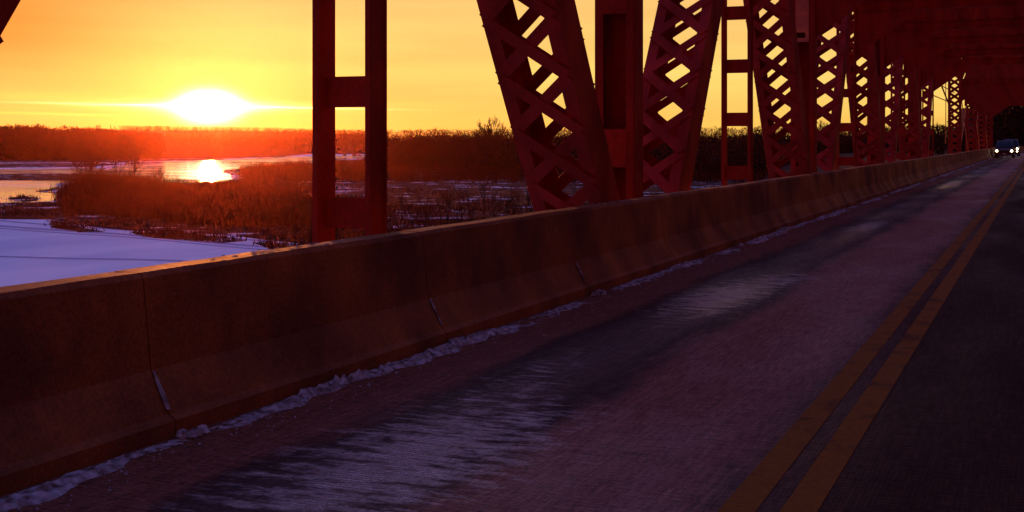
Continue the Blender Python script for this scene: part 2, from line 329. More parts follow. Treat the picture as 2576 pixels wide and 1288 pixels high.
so = bpy.data.objects.new('sun', sl); C.objects.link(so); so.rotation_euler = Vector((SUN.x, SUN.y, SUN.z * .96)).to_track_quat('Z', 'Y').to_euler()

cam = bpy.data.cameras.new('camera'); co = bpy.data.objects.new('camera', cam); C.objects.link(co); sc.camera = co
co.location = (0, 0, EYE); co.rotation_euler = (PI / 2, 0, TH)
cam.sensor_width = 36; cam.lens = 36 * F / W0; cam.shift_y = -(644 - HY) / W0; cam.clip_end = 20000; cam.clip_start = .05
vs_ = sc.view_settings; vs_.view_transform = 'Standard'; vs_.look = 'None'; vs_.exposure = 0; vs_.gamma = 1

# ------------------------------------------------------------------ river, marsh, banks
def fract(pts, it=4, amp=.18):
    """ragged outline: midpoint displacement of a closed polygon (world xy)"""
    for k in range(it):
        out = []
        for i in range(len(pts)):
            a = pts[i]; b = pts[(i + 1) % len(pts)]; d = b - a
            n = Vector((-d.y, d.x, 0)); out += [a, (a + b) / 2 + n * random.uniform(-amp, amp) * .6]
        pts = out
    return pts
def sheet(name, pix, z, m, it=4, amp=.16, kind='structure', th=.35):
    pts = fract([g(x, y, ZI) for x, y in pix], it, amp)
    from mathutils.geometry import tessellate_polygon
    n = len(pts); vs = [(p.x, p.y, z) for p in pts] + [(p.x, p.y, z - th) for p in pts]
    tr = tessellate_polygon([[Vector((p.x, p.y, 0)) for p in pts]])
    mb = MB(); mb.add(vs, [tuple(t) for t in tr] + [(i, (i + 1) % n, n + (i + 1) % n, n + i) for i in range(n)])
    o = obj(name, mb.mesh(name), m); tag(o, kind=kind); return o, pts
ground = MB(); R_ = 2700; n_ = 72
ground.add([(0, 900, ZI)] + [(R_ * math.cos(2 * PI * i / n_), 900 + R_ * math.sin(2 * PI * i / n_), ZI) for i in range(n_)], [(0, 1 + i, 1 + (i + 1) % n_) for i in range(n_)])
tag(obj('river_ice', ground.mesh('river_ice'), ICE), kind='structure')
# open wet ice of the channel that carries the sun's reflection
sheet('river_channel', [(150, 441), (330, 408), (560, 402), (700, 395), (930, 389.5), (930, 396), (720, 412), (600, 437), (560, 470), (420, 470), (250, 460)], ZI + .012, WETICE, 3, .06, th=.01)
sheet('side_channel', [(-260, 428), (260, 423), (300, 436), (-200, 440)], ZI + .016, WETICE, 3, .08, th=.01)
sheet('near_channel', [(-260, 454), (200, 452), (150, 475), (150, 505), (-60, 516), (-300, 516)], ZI + .02, WETICE, 3, .08, th=.01)
marshes = []
def marsh(pix, z=.25, it=4, amp=.14):
    o, pts = sheet('marsh', pix, ZI + z, MARSH, it, amp, th=z - .02 + .02); marshes.append(pts); return pts
marsh([(-240, 516), (140, 512), (150, 484), (210, 462), (420, 466), (560, 458), (600, 441), (720, 415), (925, 402), (965, 402), (1300, 410), (1700, 420), (2300, 440), (2300, 560), (1700, 640), (1300, 660), (1000, 640),
       (800, 622), (640, 600), (560, 590), (430, 584), (300, 578), (200, 568), (120, 552), (-240, 545)], .3, 5, .11)
marsh([(-240, 440), (180, 437), (260, 440), (240, 452), (-240, 454)], .22)
marsh([(-240, 412), (250, 411), (310, 415), (200, 420), (-240, 423)], .22)
marsh([(-240, 405.5), (300, 401), (560, 399), (735, 393.5), (560, 402), (300, 409), (-240, 410)], .2)
marsh([(100, 500), (60, 494), (20, 501), (60, 508)], .1); marsh([(150, 488), (95, 482), (110, 478), (150, 474)], .1)
marsh([(330, 585), (480, 588), (620, 606), (560, 612), (430, 602)], .12); marsh([(640, 612), (780, 622), (830, 640), (700, 632)], .12)
marsh([(115, 556), (180, 562), (260, 583), (200, 585), (130, 568)], .1)
# far hills
def hill(name, pts, h, depth, m=SOIL, lin=False):
    """pts: (px, D) front foot line; rises to h(px) over depth"""
    mb = MB(); rows = 10; V = []
    for (px, D, top) in pts:
        for k in range(rows + 1):
            t = k / rows; p = at(px, D + depth * t, 0); zz = ZI - .3 + (top + .3) * math.sin(min(1, t * 1.15) * PI / 2) * (1 if t < .87 else 1) 
            if lin: zz = ZI - .3 + (top + .3) * min(1, t / .87)
            if k == rows: zz = ZI - .5
            V.append((p.x, p.y, zz))
    n = rows + 1
    mb.add(V, [(i * n + k, (i + 1) * n + k, (i + 1) * n + k + 1, i * n + k + 1) for i in range(len(pts) - 1) for k in range(rows)])
    o = obj(name, mb.mesh(name, True), m); tag(o, kind='structure'); return o
leftpts = [(-3200, 1100, 9), (-1800, 950, 9), (-1000, 850, 9), (-500, 790, 9), (-200, 770, 9), (0, 760, 8), (200, 770, 7), (330, 810, 5), (420, 850, 1)]
hill('hill', leftpts, 8, 260)
longpts = [(250, 850, 31), (420, 855, 31), (560, 880, 30), (700, 950, 29), (800, 1250, 28), (930, 1400, 27)]
hill('hill', longpts, 30, 1500, SOIL, True)
farpts = [(300, 1190, 11), (700, 1180, 11), (950, 1170, 11.5), (1300, 1170, 12), (1700, 1150, 14), (2100, 1120, 15), (2700, 1100, 16)]
hill('hill', farpts, 10, 420)
def interp(pts, px, j):
    for a, b in zip(pts, pts[1:]):
        if a[0] <= px <= b[0]:
            t = (px - a[0]) / (b[0] - a[0]); return a[j] + (b[j] - a[j]) * t
    return pts[0][j] if px < pts[0][0] else pts[-1][j]

def forest_tris(P, H, Rr, n, conif):
    """P (k,3) base points, H heights, Rr radii: loose twig and branch triangles"""
    k = len(P)
    t = rng.random((k, n)); a = rng.random((k, n)) * 2 * PI
    con = conif[:, None]
    tz = np.where(con, .12 + .88 * t ** 1.3, .06 + .94 * t)
    rad = np.where(con, (1.03 - tz) * .9, np.sqrt(np.clip(1 - ((tz - .62) / .42) ** 2, .03, 1))) * np.sqrt(rng.random((k, n)))
    x = P[:, None, 0] + np.cos(a) * rad * Rr[:, None]; y = P[:, None, 1] + np.sin(a) * rad * Rr[:, None]; z = P[:, None, 2] + tz * H[:, None]
    c = np.stack([x, y, z], -1)
    s = (H[:, None] * (.035 + .05 * rng.random((k, n))))[..., None]
    d1 = rng.normal(size=(k, n, 3)) * [.8, .8, 1.2]; d2 = rng.normal(size=(k, n, 3)) * .35
    T = np.stack([c - d1 * s * .5, c + d1 * s * .6, c + d2 * s], 2).reshape(-1, 3, 3)
    # trunks
    w = (H * .012)[:, None]; ang = rng.random(k) * PI; dx = np.stack([np.cos(ang), np.sin(ang), np.zeros(k)], -1) * w
    top = P + np.stack([rng.normal(size=k) * .3, rng.normal(size=k) * .3, H * .97], -1)
    T2 = np.stack([P - dx, P + dx, top], 1)
    dy = np.stack([-np.sin(ang), np.cos(ang), np.zeros(k)], -1) * w
    T3 = np.stack([P - dy, P + dy, top], 1)
    return np.concatenate([T, T2, T3])
def forest(name, label, k, pxr, foot, depth, hgt, rad, topmax, n=46, conf=.35):
    px = rng.uniform(pxr[0], pxr[1], k); t = rng.random(k) ** 1.4
    if pxr[0] < -1000: px = np.where(rng.random(k) < .52, rng.uniform(-480, pxr[1], k), px)
    D = np.array([interp(foot, p, 1) for p in px]) + t * depth
    tp = np.array([interp(foot, p, 2) for p in px])
    z = ZI - .2 + tp * np.sin(np.minimum(1, t * 1.15) * PI / 2) * .95
    xy = np.outer(D, [fw.x, fw.y]) + np.outer((px - CX) / F * D, [rt.x, rt.y])
    H = rng.uniform(*hgt, k) * (1 + .04 * np.sin(px / 37) * np.sin(px / 91)) * np.where(rng.random(k) < .06, 1.12, 1)
    P = np.column_stack([xy, z]); con = rng.random(k) < conf
    T = forest_tris(P, H, rng.uniform(*rad, k) * np.where(con, .7, 1), n, con)
    o = obj(name, tri_mesh(name, T), FOREST); tag(o, label, 'forest', kind='stuff'); return o
forest('forest', 'dark wood on the left shore under the sunset', 4200, (-3100, 405), leftpts, 230, (13, 16.5), (3, 5.5), 8, n=110, conf=.25)
def slope_forest(label, k, pxr, tr, hgt, n, rad):
    px = rng.uniform(*pxr, k); t = rng.uniform(*tr, k)
    D = np.array([interp(longpts, p, 1) for p in px]) + t * 1500; z = ZI - .3 + np.array([interp(longpts, p, 2) for p in px]) * np.minimum(1, t / .87)
    xy = np.outer(D, [fw.x, fw.y]) + np.outer((px - CX) / F * D, [rt.x, rt.y])
    T = forest_tris(np.column_stack([xy, z]), rng.uniform(*hgt, k), rng.uniform(*rad, k), n, rng.random(k) < .4)
    tag(obj('forest', tri_mesh('forest', T), FOREST), label, 'forest', kind='stuff')
slope_forest('distant wooded crest directly under the setting sun', 1500, (300, 930), (.78, .87), (6, 9), 60, (4, 7))
slope_forest('low scrub on the long dark slope below the setting sun', 3000, (395, 800), (0, .45), (2.2, 4.2), 60, (3, 7))
forest('forest', 'low even treeline on the far shore behind the bridge hangers', 2300, (420, 2600), farpts, 330, (13.6, 14.8), (4, 7), 10, n=80, conf=.1)
midpts = [(925, 700, 0), (980, 540, 0), (1150, 500, 0), (1300, 450, 0), (1500, 420, 0), (1750, 395, 0), (2100, 390, .5), (2330, 370, 2)]
forest('forest', 'bare grey brown wood behind the marsh to the right of the sun', 2000, (950, 2330), midpts, 210, (11, 14.5), (2.5, 4.5), 0, n=95, conf=.08)

# brush and reeds
def inside(pts, x, y):
    p = np.array([(q.x, q.y) for q in pts]); q = np.roll(p, -1, 0); c = np.zeros(len(x), bool)
    for (x0, y0), (x1, y1) in zip(p, q):
        if y0 == y1: continue
        m = ((y0 > y) != (y1 > y)) & (x < (x1 - x0) * (y - y0) / (y1 - y0) + x0); c ^= m
    return c
def blades(P, h, w, k, lean=.35, spread=.6):
    n = len(P); B = P[:, None, :] + np.concatenate([rng.normal(size=(n, k, 2)) * spread * (h[:, None, None] * .35), np.zeros((n, k, 1))], -1)
    hh = h[:, None] * rng.uniform(.45, 1.0, (n, k))
    L_ = rng.normal(size=(n, k, 2)) * lean * hh[..., None]
    tip = B + np.concatenate([L_, hh[..., None]], -1)
    a = rng.random((n, k)) * PI; ww = w * rng.uniform(.6, 1.4, (n, k)); dx = np.stack([np.cos(a) * ww, np.sin(a) * ww, np.zeros_like(a)], -1)
    return np.stack([B - dx, B + dx, tip], 2).reshape(-1, 3, 3)
def screen_scatter(n, x0, x1, y0, y1, test=None):
    px = rng.uniform(x0, x1, n); py = rng.uniform(y0, y1, n); D = F * 12.0 / (py - HY)
    xy = np.outer(D, [fw.x, fw.y]) + np.outer((px - CX) / F * D, [rt.x, rt.y])
    keep = np.zeros(n, bool)
    for m in (test or marshes): keep |= inside(m, xy[:, 0], xy[:, 1])
    return px[keep], py[keep], np.column_stack([xy, np.full(n, ZI + .1)])[keep], D[keep]
px, py, P, D = screen_scatter(26000, -200, 2300, 396, 640)
clump = .5 + .5 * np.sin(P[:, 0] * .11 + 2 * np.sin(P[:, 1] * .05)) * np.sin(P[:, 1] * .07 + 1.3 * np.sin(P[:, 0] * .06))
h = .35 + .6 * clump + .3 * rng.random(len(P))
T = blades(P, h, .035 + D * .00022, 6, .3, 1.6) if False else np.concatenate([blades(P[i::4], h[i::4], .03 + float(np.median(D)) * .00018, 7, .35, 1.8) for i in range(4)])
tag(obj('marsh_grass', tri_mesh('marsh_grass', T), GRASS), 'dead brown grass and reeds standing in the snowy marsh', 'grass', kind='stuff')
# tall brush: dense on the left bank, along the far edge and in clumps on the right
def brush(label, n, box, hr, k, dens):
    px, py, P, D = screen_scatter(n, *box)
    pr = dens(px, py); keep = rng.random(len(px)) < pr; P = P[keep]; D = D[keep]
    cl = np.sin(P[:, 0] * .19 + 1.7 * np.sin(P[:, 1] * .08)) * np.sin(P[:, 1] * .12 + 1.9 * np.sin(P[:, 0] * .09)); kk = rng.random(len(P)) < .55 + .5 * cl; P, D, cl = P[kk], D[kk], cl[kk]
    h = rng.uniform(hr[0], hr[1], len(P)) * (1 + .45 * cl); w = .018 + float(np.median(D)) * .00011
    T = blades(P, h, w, k, .22, .8)
    # finer side twigs
    T2 = blades(P + np.column_stack([np.zeros((len(P), 2)), h * .35]), h * .6, w * .6, k, .6, .9)
    o = obj('brush', tri_mesh('brush', np.concatenate([T, T2])), TWIG); tag(o, label, 'brush', kind='stuff')
def d1(px, py):
    py = py - 12 * (px > 430)
    edge = 478 - 26 * np.clip((px - 150) / 100, 0, 1)
    low = 548 + 20 * np.clip((px - 200) / 500, 0, 1)
    return np.clip((px - 140) / 60, 0, 1) * (py > 452) * (py < low) * (.55 + .45 * (np.sin(px * .03) * np.sin(py * .2) > -.3))
brush('dense dark red willow brush on the left bank below the sun', 15000, (140, 800, 440, 575), (1.2, 2.7), 9, d1)
brush('tall dark willow thicket at the left tip of the bank', 2600, (140, 420, 448, 500), (3.2, 5.2), 9, lambda x, y: np.clip((x - 140) / 60, 0, 1) * np.clip((430 - x) / 120, 0, 1) * (y > 462 - 8 * (x > 200)))
brush('willow brush clump along the far channel edge beside the near hanger', 5500, (585, 960, 402, 462), (2.2, 4.0), 9, lambda x, y: np.clip((x - 590) / 50, 0, 1) * (.7 + .3 * np.sin(x * .07)))
brush('reddish brush band behind the brown marsh field', 7000, (960, 2300, 415, 462), (2.2, 4.2), 9, lambda x, y: .75 + .25 * np.sin(x * .021 + 1))
brush('low leafless brush in the patchy snow near the bridge', 2600, (780, 2100, 500, 640), (1.2, 2.6), 8, lambda x, y: .35 + .5 * (np.sin(x * .023) * np.sin(y * .06 + x * .01) > 0))

# snowmobile tracks
def strip(name, pl, wpx, z, m):
    mb = MB(); V = []
    for x, y in pl: V += [g(x, y - wpx / 2, ZI), g(x, y + wpx / 2, ZI)]
    V = [(v.x, v.y, z) for v in V]
    mb.add(V, [(2 * i, 2 * i + 1, 2 * i + 3, 2 * i + 2) for i in range(len(pl) - 1)]); o = obj(name, mb.mesh(name), m); tag(o, kind='structure')
TRACK = noise_mat('packed_track_snow', (.42, .42, .56), (.36, .36, .50), .8, (.8, .9), .5, 4, .05, spec=.03)
for a, b, c_, wd in ((553, 578, 603, 3.2), (566, 590, 618, 4.2), (572, 596, 625, 2.4), (646, 652, 664, 3.6)):
    strip('snow_track', [(x, a + (b - a) * min(1, (x + 30) / 330) + (c_ - b) * max(0, (x - 300) / 330) + 1.2 * math.sin(x * .013), ) if False else (x, a + (b - a) * min(1, (x + 30) / 330) + (c_ - b) * max(0, (x - 300) / 330) + 1.0 * math.sin(x * .013 + a)) for x in range(-30, 700, 30)], wd, ZI + .02, TRACK)

# bare trees as single things
def bare_tree(name, label, base, height, stems=1, seed=0, spread=.5, minr=.03, depth=5, group=None):
    rnd = random.Random(seed); root = empty(name, base); tag(root, label, 'tree', group)
    trunk = MB(); crown = MB()
    def grow(p, d, l, r, lev):
        seg = 3; q = p
        for s in range(seg):
            d = (d + Vector((rnd.gauss(0, .09), rnd.gauss(0, .09), .12))).normalized()
            q2 = q + d * l / seg; r2 = max(minr * .6, r * (1 - .22))
            (trunk if lev == 0 else crown).tube(q, q2, r, r2, 5 if lev == 0 else 3, False)
            if lev < depth and (s > 0 or lev > 0):
                for _ in range(1 if lev == 0 else rnd.choice((1, 1, 2))):
                    a = rnd.uniform(0, 2 * PI); u = d.orthogonal().normalized(); w = d.cross(u)
                    nd = (d * rnd.uniform(.7, 1.1) + (u * math.cos(a) + w * math.sin(a)) * rnd.uniform(.5, .95)).normalized()
                    grow(q2, nd, l * rnd.uniform(.5, .72), max(minr, r2 * .6), lev + 1)
            q = q2; r = r2
        if lev < depth: grow(q, d, l * .7, max(minr, r), lev + 1)
    for i in range(stems):
        a = 2 * PI * i / max(1, stems) + rnd.random(); sp = spread * (stems > 1)
        d = Vector((math.cos(a) * sp, math.sin(a) * sp, 1)).normalized()
        grow(Vector((math.cos(a) * .3 * sp, math.sin(a) * .3 * sp, -.2)), d, height * .40, height * .014 + .03, 0)
    obj('trunk', trunk.mesh('trunk'), BARK, root); obj('crown', crown.mesh('crown'), BARK, root)
    return root
def gb(px, py): p = g(px, py); return (p.x, p.y, ZI)
bare_tree('bare_tree', 'wide multi-stemmed bare tree on the left bank in front of the far wood', gb(222, 466), 11, 9, 3, .6, .06, 3)
bare_tree('bare_tree', 'thin bare tree just right of the wide multi-stemmed one', gb(296, 460), 12, 3, 5, .25, .06, 3)
bare_tree('bare_tree', 'slender bare tree halfway between the wide bare tree and the sun glint', gb(332, 460), 11, 4, 8, .3, .06, 3)
bare_tree('bare_tree', 'small leaning bare bush-tree at the channel edge below the sun', gb(398, 464), 5.2, 4, 9, .5, .045, 3)
bare_tree('bare_tree', 'tall bare tree rising above the treeline left of the first lattice brace', gb(1247, 443), 18.5, 1, 21, .3, .06, 5)
bare_tree('bare_tree', 'smaller bare tree beside the tall one above the treeline', gb(1195, 446), 14.5, 1, 17, .3, .07, 4)
bare_tree('bare_tree', 'bare tree seen through the third hanger from the left', gb(2118, 455), 17.5, 2, 31, .35, .08, 5)
sap = [(1010, 560), (1040, 585), (1072, 600), (1108, 570), (1130, 592), (1165, 560), (1188, 600), (1215, 545), (1240, 570), (1268, 590), (1290, 555), (1310, 575), (700, 560), (760, 575), (1335, 560), (735, 590)]
s0 = None
for i, (a, b) in enumerate(sap):
    if i % 4 == 0:
        s0 = bare_tree('sapling', 'leafless sapling in the patchy snow beside the bridge', gb(a, b), 5.0 + (i % 5) * .4, 1, 40 + i, .2, .03, 3, group='leafless saplings in the marsh near the bridge')
    else:
        c = copy_tree(s0); c.location = gb(a, b); c.rotation_euler.z = i * 1.3; c.scale = (1, 1, .8 + .09 * (i % 4))
# ice fishing shelters far out
def shelter(label, px, py, w, hh, gable):
    p = g(px, py); r = empty('ice_shelter', (p.x, p.y, ZI), TH); tag(r, label, 'ice shelter')
    a = MB(); a.box(-w / 2, w / 2, -1, 1, 0, hh); obj('wall', a.mesh('wall'), WOOD, r)
    a = MB(); a.prism([(-w / 2 - .15, hh), (w / 2 + .15, hh), (0, hh + gable)], 'y', -1.15, 1.15); obj('roof', a.mesh('roof'), TRIM, r)
    a = MB(); a.box(-.35, .35, -1.05, -1.003, .1, hh * .8); obj('door', a.mesh('door'), TRIM, r)
shelter('small square dark hut alone on the far ice between the hanger legs', 867, 392.2, 2.2, 1.9, .5)
shelter('widest low dark hut on the far ice, middle one of three', 892, 392.4, 4.0, 1.2, .5)
shelter('low dark hut on the far ice nearest the right hanger leg', 905, 392.6, 2.6, 1.0, .4)

# ------------------------------------------------------------------ road deck and approach
YE = 168.0; RC = 150.0
def path(d, s):
    """point at lateral offset x=-d, distance s along; curves right after YE"""
    if s <= YE: return (-d, s)
    a = (s - YE) / RC; R = RC + d; return (RC - R * math.cos(a), YE + R * math.sin(a))
def ribbon(name, d0, d1, z, m, s0=-60, s1=YE + 130, th=.0, kind='structure'):
    ss = [s0] + [y for y in range(-40, int(YE), 20)] + [YE + i * 4 for i in range(int((s1 - YE) / 4) + 1)]
    ss = [s for s in ss if s <= s1]
    V = []; F_ = []
    for s in ss:
        a = path(d0, s); b = path(d1, s); V += [(a[0], a[1], z), (b[0], b[1], z), (b[0], b[1], z - th), (a[0], a[1], z - th)]
    for i in range(len(ss) - 1):
        for k in range(4): F_.append((4 * i + k, 4 * i + (k + 1) % 4, 4 * i + 4 + (k + 1) % 4, 4 * i + 4 + k))
    F_ += [(0, 1, 2, 3), tuple(4 * (len(ss) - 1) + k for k in (3, 2, 1, 0))]
    mb = MB(); mb.add(V, F_); o = obj(name, mb.mesh(name), m); tag(o, kind=kind); return o
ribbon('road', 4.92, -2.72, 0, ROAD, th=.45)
ribbon('centre_line', 1.33, 1.175, .004, YELLOW, th=.003)
ribbon('centre_line', 1.075, .92, .004, YELLOW, th=.003)

# concrete barriers: safety-shape panels cast in a row
prof = [(0, 0), (0, .09), (.045, .12), (.17, .36), (.225, .88), (.25, .91), (.43, .91), (.455, .88), (.47, 0)]
def barrier(label, d, side, s_list, root_name='concrete_barrier'):
    root = empty(root_name, (0, 0, 0)); tag(root, label, 'barrier')
    for a, b in zip(s_list, s_list[1:]):
        nseg = 8; V = []; F_ = []; j = random.uniform(-.006, .006); n = len(prof)
        for k in range(nseg + 1):
            s = a + .006 + (b - a - .012) * k / nseg
            for q, (o_, z_) in enumerate(prof):
                dd = d + side * (o_ + .0015 * random.uniform(-1, 1)); x, y = path(dd if side > 0 else dd, s)
                V.append((x, y, z_ * (1 + j) + (random.uniform(-.004, .003) if z_ > .8 else 0)))
        for k in range(nseg):
            for q in range(n): F_.append((k * n + q, k * n + (q + 1) % n, (k + 1) * n + (q + 1) % n, (k + 1) * n + q))
        F_ += [tuple(range(n))[::-1], tuple(nseg * n + q for q in range(n))]
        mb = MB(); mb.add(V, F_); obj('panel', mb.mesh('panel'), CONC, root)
    return root
js = [5.84 + 3.52 * k for k in range(-9, 47)]
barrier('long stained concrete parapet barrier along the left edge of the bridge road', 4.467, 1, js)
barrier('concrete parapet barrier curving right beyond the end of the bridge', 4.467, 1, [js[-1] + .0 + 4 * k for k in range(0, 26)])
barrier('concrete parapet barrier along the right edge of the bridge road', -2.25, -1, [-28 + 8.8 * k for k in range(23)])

# snow ridge at the barrier foot, snow in the joints and on the coping
def vnoise(x, y, s=1):
    return (math.sin(x * 12.9 * s + 4.1 * math.sin(y * 2.3 * s)) + math.sin(y * 7.7 * s + 3.3 * math.sin(x * 5.1 * s)) + math.sin((x + y) * 17.3 * s)) / 3
def snow_ridge():
    V = []; F_ = []; nx = 9; y = 2.0; ys = []
    while y < 132: ys.append(y); y += .03 if y < 14 else (.07 if y < 35 else .3)
    for j, y in enumerate(ys):
        amp = max(0, .55 + .45 * math.sin(y * .9) + .35 * math.sin(y * 2.7 + 1) + .25 * math.sin(y * .31))
        wd = .19 + .05 * math.sin(y * .7) + .04 * math.sin(y * 3.1) + .03 * math.sin(y * 11.3)
        for i in range(nx):
            t = i / (nx - 1); x = -4.475 + .03 + wd * t + .012 * vnoise(y, t * 3)
            hgt = math.sin(t * PI) ** .8 * (.035 * amp) * (1 + .9 * vnoise(x * 3, y * 1.7, 2)) + random.uniform(-.006, .008) * (y < 35)
            V.append((x, y, -.006 + max(0, hgt) if 0 < i < nx - 1 else -.006))
    for j in range(len(ys) - 1):
        for i in range(nx - 1): F_.append((j * nx + i, j * nx + i + 1, (j + 1) * nx + i + 1, (j + 1) * nx + i))
    # loose lumps
    mb = MB(); mb.add(V, F_)
    for k in range(1300):
        y = 2.5 + 24 * random.random() ** 1.6; x = -4.42 + abs(random.gauss(0, .18)); r = random.uniform(.003, .009) * (2.0 if random.random() < .06 else 1)
        if x > -3.5: continue
        vs = [Vector((random.gauss(0, .12) + a, random.gauss(0, .12) + b, max(c, -.2))) * r + Vector((x, y, r * .25)) for a, b, c in ((1, 0, 0), (0, 1, 0), (-1, 0, 0), (0, -1, 0), (.1, 0, .9), (0, 0, -.3))]
        mb.add(vs, [(0, 1, 4), (1, 2, 4), (2, 3, 4), (3, 0, 4), (1, 0, 5), (2, 1, 5), (3, 2, 5), (0, 3, 5)])
    # blocks of snow at the joints
    for y in js[9:15]:
        for q in range(10):
            r = random.uniform(.012, .04); c = Vector((-4.43 + random.uniform(0, .09), y + random.gauss(.02, .07), r * .4))
            a = MB(); vs = []
            for i in range(5):
                for jx in range(8):
                    ph = PI * i / 4; t = 2 * PI * jx / 8; rr = r * random.uniform(.75, 1.15); vs.append(c + Vector((math.sin(ph) * math.cos(t), math.sin(ph) * math.sin(t), math.cos(ph))) * rr)
            mb.add(vs, [(i * 8 + jx, i * 8 + (jx + 1) % 8, (i + 1) * 8 + (jx + 1) % 8, (i + 1) * 8 + jx) for i in range(4) for jx in range(8)])
    # snow wedged into the lower part of the joints
    for y in js[8:12]:
        pf = [(.06, .15), (.10, .23), (.14, .31), (.165, .36)]; lo = []; 
        for (o_, z_) in pf:
            w = random.uniform(.009, .02) * (1.3 if z_ < .33 else .6); lo.append([(-4.467 - o_ + .012, y - w, z_), (-4.467 - o_ + .022, y, z_), (-4.467 - o_ + .012, y + w, z_)])
        vs = [p for r in lo for p in r]; mb.add(vs, [(i * 3 + j, i * 3 + j + 1, (i + 1) * 3 + j + 1, (i + 1) * 3 + j) for i in range(3) for j in range(2)])
    tag(obj('snow_ridge', mb.mesh('snow_ridge'), SNOW), 'crusty dirty snow ridge along the foot of the barrier', 'snow', kind='stuff')
    mb = MB()                                                     # crumbs on the coping
    for k in range(420):
        y = 4 + 70 * random.random(); 
        if math.sin(y * 1.9) + math.sin(y * .8 + 2) < .4: continue
        x = -4.467 - random.uniform(.24, .43); l = random.uniform(.02, .16); r = random.uniform(.004, .011)
        n = 6; vs = []
        for i in range(n + 1):
            t = i / n; rr = r * math.sin(PI * min(.97, max(.03, t))) * random.uniform(.6, 1.2)
            for a in range(5): vs.append((x + rr * 1.8 * math.cos(a * PI / 4), y + l * t, .9095 + rr * math.sin(a * PI / 4)))
        mb.add(vs, [(i * 5 + a, i * 5 + a + 1, (i + 1) * 5 + a + 1, (i + 1) * 5 + a) for i in range(n) for a in range(4)])
    tag(obj('coping_snow', mb.mesh('coping_snow'), SNOW), 'thin crusts of snow on top of the left barrier', 'snow', kind='stuff')
snow_ridge()

# ------------------------------------------------------------------ steel truss bridge
bridge = empty('truss_bridge', (0, 0, 0)); tag(bridge, 'long red brown riveted steel truss bridge with laced diagonals and overhead sway frames', 'bridge')
XL, XR = -5.57, 3.33; ZB, ZT = -1.65, 9.05; Y0, LP = 9.70, 7.65
Yn = lambda n: Y0 + LP * n
def dup(tree, x, y):
    c = copy_tree(tree, bridge); c.location = (x, y, 0); return c
def plate_rivets(mb, pts, nrm, r=.017, h=.011):
    nrm = Vector(nrm).normalized(); u = nrm.orthogonal().normalized(); w = nrm.cross(u)
    for p in pts:
        p = Vector(p); vs = [p + (u * math.cos(t) + w * math.sin(t)) * r for t in (0, PI / 3, 2 * PI / 3, PI, 4 * PI / 3, 5 * PI / 3)] + [p + nrm * h]
        mb.add(vs, [(i, (i + 1) % 6, 6) for i in range(6)])
# --- hanger: two legs spaced across the truss, battens between
def make_hanger():
    r = empty('vertical_hanger', (XL, Yn(0), 0), parent=bridge)
    for s in (-1, 1):
        m = MB(); x = s * .248
        m.box(x - .010, x + .010, -.14, .14, ZB, ZT)                                   # web
        for yy in (-.154, .14):
            a_, b_ = sorted((x - s * .012, x + s * .036)); m.box(a_, b_, yy, yy + .014, ZB, ZT)
        pts = [(x - s * .0125, yv, z_) for z_ in np.arange(-.6, 8, .26) for yv in (.11,)]
        obj('channel', m.mesh('channel'), STEEL, r)
    for k in range(-2, 7):
        m = MB(); z = 2.08 + 1.055 * k; m.box(-.237, .237, -.007, .007, z - .135, z + .135)
        plate_rivets(m, [(sx * .2, -.008, z + dz) for sx in (-1, 1) for dz in (-.09, 0, .09)], (0, -1, 0), .012, .008)
        obj('batten', m.mesh('batten'), STEEL, r)
    return r
# --- main post: channels with cover plate behind and tie plates in front
def make_post(y, ties, orange=None):
    r = empty('main_post', (XL, y, 0), parent=bridge)
    for s in (-1, 1):
        m = MB(); x0, x1 = sorted((s * .17, s * .30))
        m.box(min(s * .28, s * .30), max(s * .28, s * .30), -.18, .18, ZB, ZT)
        m.box(x0, x1 - .0 if s < 0 else x1 - .021, -.20, -.18, ZB, ZT) if s > 0 else m.box(x0 + .021, x1, -.20, -.18, ZB, ZT)
        m.box(x0, x1, .18, .20, ZB, ZT)
        zs = np.arange(-1.2, 7.0, .175)
        plate_rivets(m, [(s * q, -.20, z_) for z_ in zs for q in (.20, .255)], (0, -1, 0))
        plate_rivets(m, [(s * .30, q, z_) for z_ in zs for q in (-.13, .13)], (s, 0, 0))
        obj('channel', m.mesh('channel'), STEEL, r)
    m = MB(); m.box(-.168, .168, .185, .197, ZB, ZT); obj('cover_plate', m.mesh('cover_plate'), STEEL, r)
    for (a, b) in ties:
        m = MB(); m.box(-.19, .19, -.212, -.203, a, b); plate_rivets(m, [(sx * .15, -.212, z_) for sx in (-1, 1) for z_ in np.arange(a + .06, b, .14)], (0, -1, 0), .014, .009)
        obj('tie_plate', m.mesh('tie_plate'), STEEL, r)
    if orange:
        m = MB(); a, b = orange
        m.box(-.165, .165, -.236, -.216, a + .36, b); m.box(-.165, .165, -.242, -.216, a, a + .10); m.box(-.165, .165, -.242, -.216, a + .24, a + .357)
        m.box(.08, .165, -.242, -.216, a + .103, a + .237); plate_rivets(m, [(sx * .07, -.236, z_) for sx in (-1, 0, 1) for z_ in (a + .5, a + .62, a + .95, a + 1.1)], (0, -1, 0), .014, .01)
        o = obj('tie_plate', m.mesh('tie_plate'), STEEL2, r); o['label'] = 'orange riveted tie plate with a slot at its foot, low sun painted into its colour'
    return r
